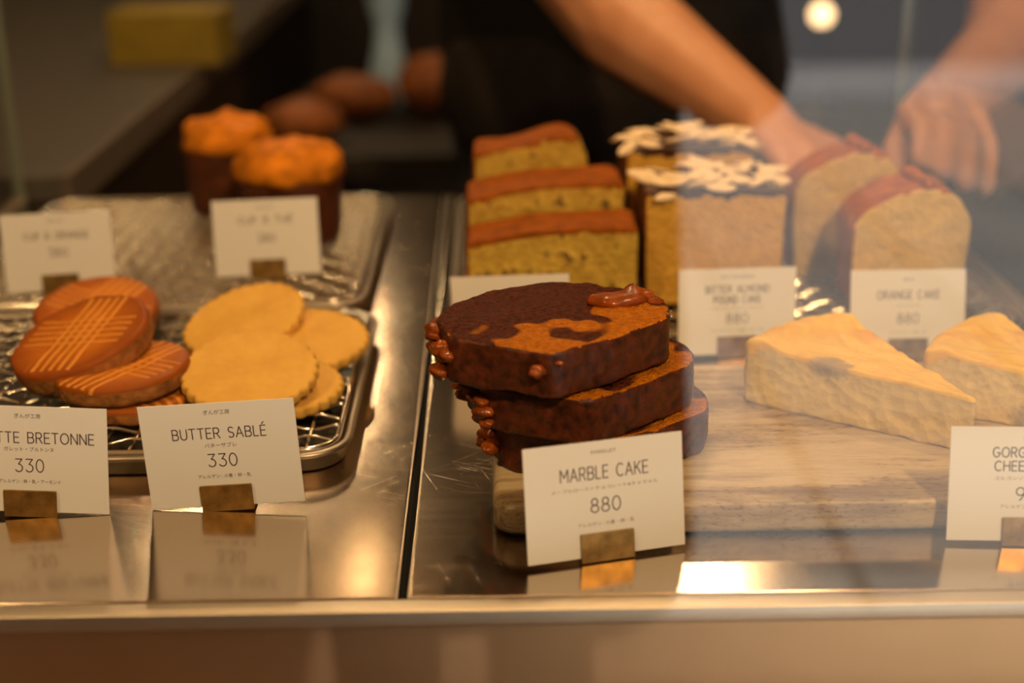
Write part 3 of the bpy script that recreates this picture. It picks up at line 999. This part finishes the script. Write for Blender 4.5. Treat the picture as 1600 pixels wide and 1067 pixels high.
def banana(loc, rotz, w, hL, hR, depth, label, seed, dome=False):
    t = thing('banana_cake_slice', label, 'cake slice', loc, (0, 0, math.radians(rotz)), 'stack of specked banana cake slices')
    if dome:
        poly = [(0, 0), (w, 0), (w + 1, hR - 8), (w - 8, hR + 6), (w - 24, hR + 5), (w * 0.4, hL + 2), (0, hL)]
        out = rounded(poly, [3, 4, 8, 9, 8, 8, 4])
    else:
        poly = [(0, 0), (w, 0), (w + 0.5, hR), (w * 0.45, (hL + hR) / 2 + 3.5), (0, hL)]
        out = rounded(poly, [2, 3, 4, 16, 4])
    vs, fs = upright(out, depth, seed)
    def cl(c, n):
        topz = hL + (hR - hL) * c.x / w + 4 * math.sin(PI * min(1, max(0, c.x / w)))
        if dome and c.x > w - 30: topz += 4
        if c.z > topz - 4.2: return 'k'
        if c.x < 1.6: return 'k'
        return 'c'
    split_build(vs, fs, cl, {'k': ('crust', M_BANCR), 'c': ('crumb', M_BANANA)}, t)
    return t
banana((-13, 916, RACKTOP), 1, 74, 79, 84, 42, 'specked banana cake slice at the back, shortest with domed end', 43, dome=True)
banana((-17, 860, RACKTOP), 1, 98, 62, 71, 50, 'specked banana cake slice in the middle of the three', 42)
banana((-17, 815, RACKTOP), -1, 102, 47, 56, 41, 'specked banana cake slice in front with yellow crumb face', 41)

def choc_cake(loc, rotz, w, h, depth, label, seed):
    t = thing('pound_cake_slice', label, 'cake slice', loc, (0, 0, math.radians(rotz)), 'almond topped chocolate pound cake slices')
    poly = [(3, 0), (w - 3, 0), (w, h), (w * 0.5, h + 4), (0, h)]
    vs, fs = upright(rounded(poly, [3, 3, 5, 20, 5]), depth, seed, disp=0.6)
    def cl(c, n):
        drip = 3.5 + 3.5 * noise.noise(Vector((c.x * 0.09, c.y * 0.09, seed)))
        if c.z > h - drip: return 'g'
        if c.y < 1.2 and 2.5 < c.x < w - 2.5 and c.z > 1.5: return 'c'
        return 'k'
    split_build(vs, fs, cl, {'g': ('chocolate_glaze', M_CHOC), 'c': ('crumb', M_POUND), 'k': ('crust', M_POUNDCR)}, t)
    rnd = random.Random(seed)
    k = 0
    for i in range(36):
        x = rnd.uniform(1, w - 2); y = rnd.uniform(-1.5, depth + 1)
        z = h + 4 * math.sin(PI * x / w) * 0.9 + rnd.uniform(0.2, 4.5)
        L = rnd.uniform(6, 11); wd = rnd.uniform(3, 4.4)
        if y < 2:
            z -= rnd.uniform(1, 6)
        mb = MB().sphere((0, 0, 0), (L, wd, 1.5), 12, 6)
        R_ = Matrix.Rotation(rnd.uniform(-.35, .35), 3, 'Y') @ Matrix.Rotation(rnd.uniform(-.6, .9), 3, 'X') @ Matrix.Rotation(rnd.uniform(-.4, .6), 3, 'Z')
        vv = []
        for v in mb.v:
            v = Vector(v); v.z += 0.02 * v.x * v.x * 0.6
            vv.append(R_ @ v + Vector((x, y, z)))
        mesh_from('almond_flake', vv, mb.f, M_ALMOND, t)
    return t
choc_cake((84, 892, RACKTOP), 2, 84, 84, 40, 'rear pound cake slice topped with chocolate and white almond flakes', 52)
choc_cake((90, 832, RACKTOP), 0, 88, 72, 48, 'front pound cake slice topped with chocolate and white almond flakes', 51)

def orange_cake(loc, rotz, w, h, depth, label, seed):
    t = thing('orange_cake_slice', label, 'cake slice', loc, (0, 0, math.radians(rotz)), 'domed orange cake slices at the back right')
    poly = [(4, 0), (w - 4, 0), (w, h * 0.72), (w * 0.86, h * 0.95), (w * 0.58, h), (w * 0.34, h * 0.94), (w * 0.08, h * 0.80), (0, h * 0.66)]
    vs, fs = upright(rounded(poly, [3, 3, 7, 8, 8, 6, 6, 5]), depth, seed, disp=0.9)
    def cl(c, n):
        if (c.y < 1.1) and 1.8 < c.x < w - 1.8 and c.z < h * (0.985 if 0.45 < c.x / w < .7 else .95): return 'c'
        return 'k'
    split_build(vs, fs, cl, {'k': ('crust', M_ORCR), 'c': ('crumb', M_ORANGE)}, t)
    # split ridge running along the top of the loaf
    mb = MB()
    pts = [(w * 0.60 + 3 * math.sin(i * 0.7), i * depth / 8, h + 0.5 + 1.2 * math.sin(i * 1.3)) for i in range(9)]
    mb.tube(pts, [2, 3.2, 4, 4.6, 4.4, 4.8, 4, 3, 2], 10)
    mb.build('split_ridge', M_ORCR, t)
    return t
orange_cake((191, 884, RACKTOP), -3, 72, 84, 40, 'rear domed orange cake slice, partly hidden', 62)
orange_cake((213, 815, RACKTOP), -1, 72, 77, 46, 'front domed orange cake slice with yellow face and brown rim', 61)

# ------------------------------------------------------------------ cup cakes
def cup_cake(loc, R, hw, ht, label, seed):
    t = thing('cup_cake', label, 'cup cake', loc, group='tall cup cakes on the back left rack')
    def ringed(prof, amp, name, mat, fr):
        mb = MB().lathe(prof, 56)
        vv = []
        for v in mb.v:
            v = Vector(v)
            d = Vector((v.x, v.y, 0))
            k = noise.noise(v * fr + Vector((seed, 0, 0))) + 0.5 * noise.noise(v * fr * 2.4)
            nrm = Vector((v.x, v.y, max(0, v.z - hw) * 1.4))
            if nrm.length > 0: nrm.normalize()
            vv.append(v + nrm * k * amp)
        return mesh_from(name, vv, mb.f, mat, t)
    ringed([(0.1, 0), (R * 0.86, 0), (R * 0.89, 2)] + [(R * (0.89 + 0.07 * i / 8), 2 + (hw - 2) * i / 8) for i in range(1, 9)] + [(R * 0.9, hw + 1), (0.1, hw + 1)], 0.5, 'baked_side', M_CUPW, 0.05)
    prof = [(R * 0.90, hw - 1), (R * 0.985, hw - 2), (R * 1.0, hw + 3), (R * 0.985, hw + 9)]
    for i in range(1, 9):
        a = PI / 2 * i / 8
        prof.append((max(0.1, R * 0.97 * math.cos(a)), hw + 9 + (ht - hw - 9) * math.sin(a)))
    ringed(prof, 4.6, 'crusty_top', M_CUPT, 0.06)
    return t
cup_cake((-204, 1082, RACKTOP), 35, 50, 74, 'taller looking cup cake behind, golden bumpy dome', 3)
cup_cake((-146, 1002, RACKTOP), 39, 46, 71, 'front cup cake with dark brown side and orange cracked dome', 8)

# ------------------------------------------------------------------ behind the case
wk = thing('worktop_counter', 'grey worktop counter running back beyond the left side of the case', 'counter', (-800, 1250, FZ))
MB().box(-430, 412, 0, 2000, 920, 949, 2).build('worktop', M_WORK, wk, smooth=False)
MB().box(412.5, 421, 0, 2000, 915, 950.5, 1.5).build('edge_strip', M_WORKEDGE, wk, smooth=False)
MB().box(-420, 400, 20, 1990, 0, 919, 2).build('cabinet', M_DARKWOOD, wk, smooth=False)

bx = thing('yellow_box', 'yellow cardboard box blurred on the grey worktop at top left', 'box', (-425, 1860, 0.2), (0, 0, math.radians(-2)))
MB().box(-70, 72, 0, 110, 0, 62, 1.5).build('carton', M_YELLOW, bx, smooth=False)
MB().box(-71, 73, -1, 111, 62.2, 66, 1).build('lid', M_YELLOW, bx, smooth=False)

bt = thing('back_table', 'dark wooden back table behind the display case', 'table', (-60, 2280, FZ))
MB().box(-270, 620, -290, 330, 765, 800, 4).build('table_top', M_DARKWOOD, bt, smooth=False)
for sx in (-240, 590):
    for sy in (-260, 300):
        MB().box(sx - 25, sx + 25, sy - 25, sy + 25, 0, 764, 3).build('leg', M_DARKWOOD, bt, smooth=False)
TZ = FZ + 800
def loaf(loc, rz, dims, label, seed):
    mb = MB().sphere((0, 0, dims[2]), dims, 28, 16)
    vv = []
    for v in mb.v:
        v = Vector(v); v.z = max(v.z, 3)
        v += Vector((v.x, v.y, v.z)).normalized() * noise.noise(v * 0.03 + Vector((seed, 0, 0))) * 6
        if v.z < 4: v.z = 0
        vv.append(v)
    o = mesh_from('bread_loaf', vv, mb.f, M_LOAF, None, loc, (0, 0, rz))
    return tag(o, label, 'bread', 'brown loaves on the back table')
loaf((-300 + 20, 2080, TZ), 0.3, (62, 45, 32), 'blurred brown loaf at left end of the dark back table', 1)
loaf((-220, 2260, TZ), -0.2, (70, 48, 34), 'blurred brown loaf in the middle of the back table', 2)
loaf((-95, 2290, TZ), 0.6, (60, 50, 48), 'blurred reddish loaf right of the pale bottle', 3)
bo = thing('pale_bottle', 'pale blue grey bottle standing on the dark back table', 'bottle', (-172, 2380, TZ))
MB().lathe([(0.1, 0), (30, 0), (33, 4), (31, 60), (22, 100), (20, 130), (30, 165), (34, 220), (28, 236), (12, 240)], 28).build('bottle_body', M_BLUE, bo)
MB().lathe([(0.1, 238), (13, 238), (13, 262), (0.1, 262)], 20).build('cap', M_CAP, bo)

def bulb_lamp(loc, r, z_top, label, mat=None):
    t = thing('pendant_lamp', label, 'lamp', loc, group='round pendant lamps over the kitchen')
    MB().sphere((0, 0, 0), r, 24, 14).build('glowing_globe', mat or M_BULB, t)
    MB().lathe([(0.1, r - 2), (r * 0.4, r - 3), (r * 0.36, r + 28), (4, r + 36), (0.1, r + 36)], 20).build('socket', M_LAMPMETAL, t)
    MB().tube([(0, 0, r + 34), (0, 0, z_top - loc[2])], 2.2, 6).build('cord', M_LAMPMETAL, t)
    return t
bulb_lamp((326, 1960, 830), 22, 1650, 'round pendant lamp above the kitchen, right one, mirrored in the steel')
bulb_lamp((-470, 2040, 830), 22, 1650, 'round pendant lamp above the kitchen, left one')
bulb_lamp((-345, 1920, 800), 15, 1650, 'small round pendant lamp above the kitchen, second from left', M_DIMBULB)
bulb_lamp((-215, 1990, 830), 15, 1650, 'small round pendant lamp above the kitchen, third from left', M_DIMBULB)
bulb_lamp((-330, 3000, 830), 32, 1650, 'round pendant lamp above the kitchen, farthest one')

sl = thing('glow_spot', 'tiny added glowing ball on the back table at top right', 'lamp', (515, 2250, TZ))  # glowing ball on a stand, added to make a warm blurred light spot
MB().lathe([(0.1, 0), (40, 0), (40, 6), (5, 12), (5, 120), (9, 126), (9, 140), (0.1, 140)], 20).build('glow_stand', M_LAMPMETAL, sl)
MB().sphere((0, 0, 156), 18, 20, 12).build('glowing_ball', M_SMALLGLOW, sl)

# ------------------------------------------------------------------ people
def hull2(p0, p1, r0, r1):
    bm = bmesh.new()
    for p, r in ((p0, r0), (p1, r1)):
        bmesh.ops.create_icosphere(bm, subdivisions=2, radius=r, matrix=Matrix.Translation(Vector(p)))
    res = bmesh.ops.convex_hull(bm, input=bm.verts, use_existing_faces=False)
    dead = [g for g in res['geom_interior'] + res['geom_unused'] if isinstance(g, bmesh.types.BMVert)]
    if dead:
        bmesh.ops.delete(bm, geom=list(set(dead)), context='VERTS')
    # drop the original sphere faces buried inside
    bm2 = bmesh.new()
    vs = [bm2.verts.new(v.co) for v in bm.verts]
    bmesh.ops.convex_hull(bm2, input=vs)
    bm2.verts.index_update()
    out = ([v.co.copy() for v in bm2.verts], [[v.index for v in f.verts] for f in bm2.faces])
    bm.free(); bm2.free()
    return out

def blob(name, shapes, mat, parent, voxel=4.5, smooth_it=4):
    """shapes: ('c', p0, p1, r0, r1) tapered capsule or ('e', centre, radii, rotation) ellipsoid -> one continuous skin"""
    mb = MB()
    for s in shapes:
        if s[0] == 'c':
            mb.add(*hull2(*s[1:5]))
        else:
            e = MB().sphere((0, 0, 0), s[2], 24, 14)
            R_ = s[3].to_matrix() if len(s) > 3 else Matrix.Identity(3)
            mb.add([R_ @ Vector(v) + Vector(s[1]) for v in e.v], e.f)
    me = bpy.data.meshes.new(name)
    me.from_pydata([tuple(Vector(v) * MM) for v in mb.v], [], mb.f)
    me.update()
    bm = bmesh.new(); bm.from_mesh(me)
    bmesh.ops.remove_doubles(bm, verts=bm.verts, dist=1e-6)
    bmesh.ops.recalc_face_normals(bm, faces=bm.faces)
    bm.to_mesh(me); bm.free()
    tmp = bpy.data.objects.new(name, me)
    COL.objects.link(tmp)
    md = tmp.modifiers.new('r', 'REMESH'); md.mode = 'VOXEL'; md.voxel_size = voxel * MM; md.use_smooth_shade = True
    sm = tmp.modifiers.new('s', 'SMOOTH'); sm.iterations = smooth_it; sm.factor = 0.5
    dg = bpy.context.evaluated_depsgraph_get(); dg.update()
    me2 = bpy.data.meshes.new_from_object(tmp.evaluated_get(dg))
    bpy.data.objects.remove(tmp); bpy.data.meshes.remove(me)
    me2.name = name
    me2.materials.clear(); me2.materials.append(mat)
    for p in me2.polygons: p.use_smooth = True
    return link_obj(name, me2, parent)

def chain(pts, rs):
    return [('c', pts[i], pts[i + 1], rs[i], rs[i + 1]) for i in range(len(pts) - 1)]

def hand(wrist, knuck, side, down, tips, thumb, rw=24):
    """wrist -> knuckle centre; side = unit vector across the palm (towards index); tips: four (mid, tip) pairs"""
    w = Vector(wrist); k = Vector(knuck); s = Vector(side).normalized()
    out = []
    for i, off in enumerate((27, 9, -9, -25)):
        base = k + s * off * 0.9
        out.append(('c', w + s * off * 0.45, base, 15, 10.5))
        mid, tip = Vector(tips[i][0]), Vector(tips[i][1])
        out += chain([base, mid, tip], [10, 9, 7.4])
    out.append(('c', w, k, 18, 15))
    tb, tm, tt = [Vector(x) for x in thumb]
    out += chain([w.lerp(tb, 0.3), tb, tm, tt], [15, 14, 11, 8.5])
    return out

def head(c, fwd, parent, skin_shapes, hair_len=1.0):
    """adds head shapes to skin_shapes; c centre; fwd unit look direction. returns placement frame"""
    f = Vector(fwd).normalized()
    s = f.cross(Vector((0, 0, 1))).normalized()
    u = s.cross(f)
    c = Vector(c)
    R_ = Matrix((s, f, u)).transposed()
    q = R_.to_quaternion()
    P = lambda x, y, z: c + s * x + f * y + u * z
    skin_shapes += [('e', P(0, -8, 18), (76, 92, 88), q), ('e', P(0, 12, -38), (62, 72, 68), q), ('e', P(0, 40, -82), (28, 30, 20), q),
                    ('c', P(0, 84, 10), P(0, 100, -24), 8, 13), ('e', P(0, 78, -58), (26, 14, 9), q),
                    ('e', P(80, -6, -8), (9, 18, 30), q), ('e', P(-80, -6, -8), (9, 18, 30), q),
                    ('e', P(38, 62, -22), (27, 24, 26), q), ('e', P(-38, 62, -22), (27, 24, 26), q),
                    ('e', P(34, 76, 26), (26, 12, 7), q), ('e', P(-34, 76, 26), (26, 12, 7), q)]
    return P, q

def person(name, label, loc, spec):
    t = thing(name, label, 'person', (0, 0, 0))
    sk = []
    P, q = head(spec['head'], spec['look'], t, sk)
    sk += chain([spec['neck'], Vector(spec['head']) + Vector((0, 0, -40))], [60, 55])
    for a in spec['arms']:
        sk += chain(a['pts'], a['r'])
        sk += a['hand']
    sk += [('e', Vector(spec['neck']) - Vector((0, 0, 20)), (90, 70, 50))]
    v = spec['voxel']
    blob('body', sk, M_SKIN, t, v, 3)
    for sx in (-1, 1):
        MB().sphere((0, 0, 0), 12, 16, 10).build('eye', M_EYE, t, loc=P(sx * 31, 70, 4))
        MB().sphere((0, 0, 0), 5.5, 12, 8).build('iris', M_IRIS, t, loc=P(sx * 31, 79.2, 2))
    blob('mouth', [('e', P(0, 86, -58), (23, 8, 5.5), q)], M_LIP, t, 2.5, 1)
    blob('hair', [('e', P(0, -18, 34), (84, 96, 88), q), ('e', P(0, -34, -30), (78, 72, 80), q), ('e', P(58, 8, 30), (30, 50, 50), q), ('e', P(-58, 8, 30), (30, 50, 50), q)], M_HAIR, t, 6, 2)
    blob('shirt', spec['shirt'], spec['shirt_mat'], t, 8, 4)
    blob('trousers', spec['legs'], M_DENIM, t, 10, 4)
    for sh in spec['shoes']:
        blob('shoe', sh, M_SHOE, t, 7, 3)
    for nm, shp, mt in spec.get('extra', []):
        blob(nm, shp, mt, t, 8, 3)
    return t

# staff member, leaning to the rack from the kitchen side
wr, kr = (216, 1122, 64), (238, 1050, 50)
hr = hand(wr, kr, (0.95, 0.30, -0.1), None,
          [((262, 1030, 44), (262, 1008, 30)), ((250, 1012, 42), (252, 992, 27)), ((234, 1010, 40), (238, 990, 26)), ((218, 1020, 40), (222, 1002, 28))],
          [(262, 1085, 50), (276, 1052, 42), (274, 1026, 34)])
wl, kl = (346, 1082, 88), (322, 1002, 92)
hl = hand(wl, kl, (-0.90, 0.25, 0.1), None,
          [((296, 964, 92), (288, 938, 76)), ((312, 958, 90), (302, 930, 70)), ((326, 958, 84), (318, 930, 62)), ((342, 966, 78), (334, 940, 56))],
          [(310, 1040, 78), (290, 1004, 70), (284, 974, 58)])
staff = person('person', 'person behind the case in black shirt and dark apron, bare arms reaching to the cakes', None, dict(
    head=(120, 1420, 590), look=(0.05, -0.85, -0.55), neck=(125, 1500, 455), voxel=4.5,
    arms=[dict(pts=[(-40, 1500, 385), (76, 1345, 172), (120, 1258, 124), wr], r=[50, 48, 47, 26], hand=hr),
          dict(pts=[(300, 1500, 385), (480, 1320, 150), (440, 1210, 114), wl], r=[50, 42, 40, 25], hand=hl)],
    shirt=[('c', (-20, 1510, 395), (275, 1510, 395), 66, 66), ('c', (30, 1520, 360), (45, 1620, 60), 100, 108), ('c', (235, 1520, 360), (215, 1620, 60), 100, 108),
           ('c', (125, 1530, 330), (130, 1625, 0), 120, 125), ('c', (-38, 1500, 385), (14, 1425, 285), 66, 60), ('c', (298, 1500, 385), (375, 1425, 285), 66, 60)],
    shirt_mat=M_BLACKCLOTH,
    legs=[('c', (50, 1640, -10), (40, 1650, -470), 105, 62), ('c', (40, 1650, -470), (40, 1660, FZ + 80), 62, 45), ('c', (205, 1640, -10), (220, 1650, -470), 105, 62), ('c', (220, 1650, -470), (220, 1660, FZ + 80), 62, 45), ('c', (75, 1640, -10), (185, 1640, -10), 115, 115)],
    shoes=[[('c', (40, 1660, FZ + 44), (35, 1540, FZ + 36), 44, 36)], [('c', (220, 1660, FZ + 44), (225, 1540, FZ + 36), 44, 36)]],
    extra=[('apron', [('c', (40, 1585, 20), (220, 1585, 20), 105, 105), ('c', (30, 1580, -250), (230, 1580, -250), 112, 112), ('c', (60, 1560, 200), (200, 1560, 200), 104, 104)], M_APRONCLOTH)]))

# the photographer on the customer side, mirrored in the front glass
hpr = hand((92, -150, 238), (78, -88, 262), (0.0, 0.35, 0.93), None,
           [((66, -62, 286), (48, -60, 290)), ((66, -58, 272), (46, -52, 276)), ((66, -60, 258), (48, -54, 262)), ((66, -66, 246), (50, -58, 250))],
           [(76, -132, 262), (66, -128, 276), (52, -124, 284)])
hpl = hand((-92, -140, 222), (-70, -78, 238), (0.1, 0.35, 0.90), None,
           [((-56, -46, 258), (-40, -36, 272)), ((-52, -40, 246), (-34, -30, 262)), ((-50, -44, 236), (-30, -32, 252)), ((-50, -54, 228), (-30, -42, 244))],
           [(-72, -112, 248), (-62, -96, 262), (-52, -84, 276)])
photog = person('person', 'photographer in a dark coat outside the case, seen as dark reflection in the glass', None, dict(
    head=(-40, -330, 640), look=(0.05, 0.85, -0.5), neck=(-40, -400, 500), voxel=6,
    arms=[dict(pts=[(140, -400, 400), (218, -330, 76), (150, -225, 170), (92, -150, 238)], r=[46, 40, 36, 24], hand=hpr),
          dict(pts=[(-220, -400, 400), (-300, -330, 130), (-190, -220, 180), (-92, -140, 222)], r=[46, 40, 36, 24], hand=hpl)],
    shirt=[('c', (130, -410, 410), (-210, -410, 410), 68, 68), ('c', (64, -410, 380), (72, -400, -60), 114, 114), ('c', (-140, -410, 380), (-130, -400, -60), 110, 108),
           ('c', (72, -400, -60), (92, -400, -430), 114, 122), ('c', (-130, -400, -60), (-142, -400, -430), 108, 112), ('c', (-40, -410, 400), (-40, -400, -430), 105, 110),
           ('c', (150, -400, 400), (218, -330, 76), 66, 56), ('c', (218, -330, 76), (135, -205, 190), 56, 42),
           ('c', (-220, -400, 400), (-300, -330, 130), 66, 56), ('c', (-300, -330, 130), (-150, -195, 200), 54, 42)],
    shirt_mat=M_BLACKCLOTH,
    legs=[('c', (40, -400, -250), (45, -395, -560), 96, 64), ('c', (45, -395, -560), (45, -405, FZ + 80), 64, 48), ('c', (-120, -400, -250), (-125, -395, -560), 96, 64), ('c', (-125, -395, -560), (-125, -405, FZ + 80), 64, 48)],
    shoes=[[('c', (45, -410, FZ + 44), (52, -290, FZ + 36), 44, 36)], [('c', (-125, -410, FZ + 44), (-132, -290, FZ + 36), 44, 36)]]))

cm = thing('photo_camera', 'black camera held by the photographer outside the case', 'camera', (0, -70, 250))
MB().box(-38, 38, -20, 14, 0, 74, 6).build('camera_body', M_CAMBODY, cm)
MB().lathe([(0.1, 0), (30, 0), (31, 6), (31, 40), (33, 44), (33, 52), (27, 52), (26, 48), (0.1, 46)], 32).build('lens', M_CAMBODY, cm, loc=(0, 14, 44), rot=(-PI / 2, 0, 0))
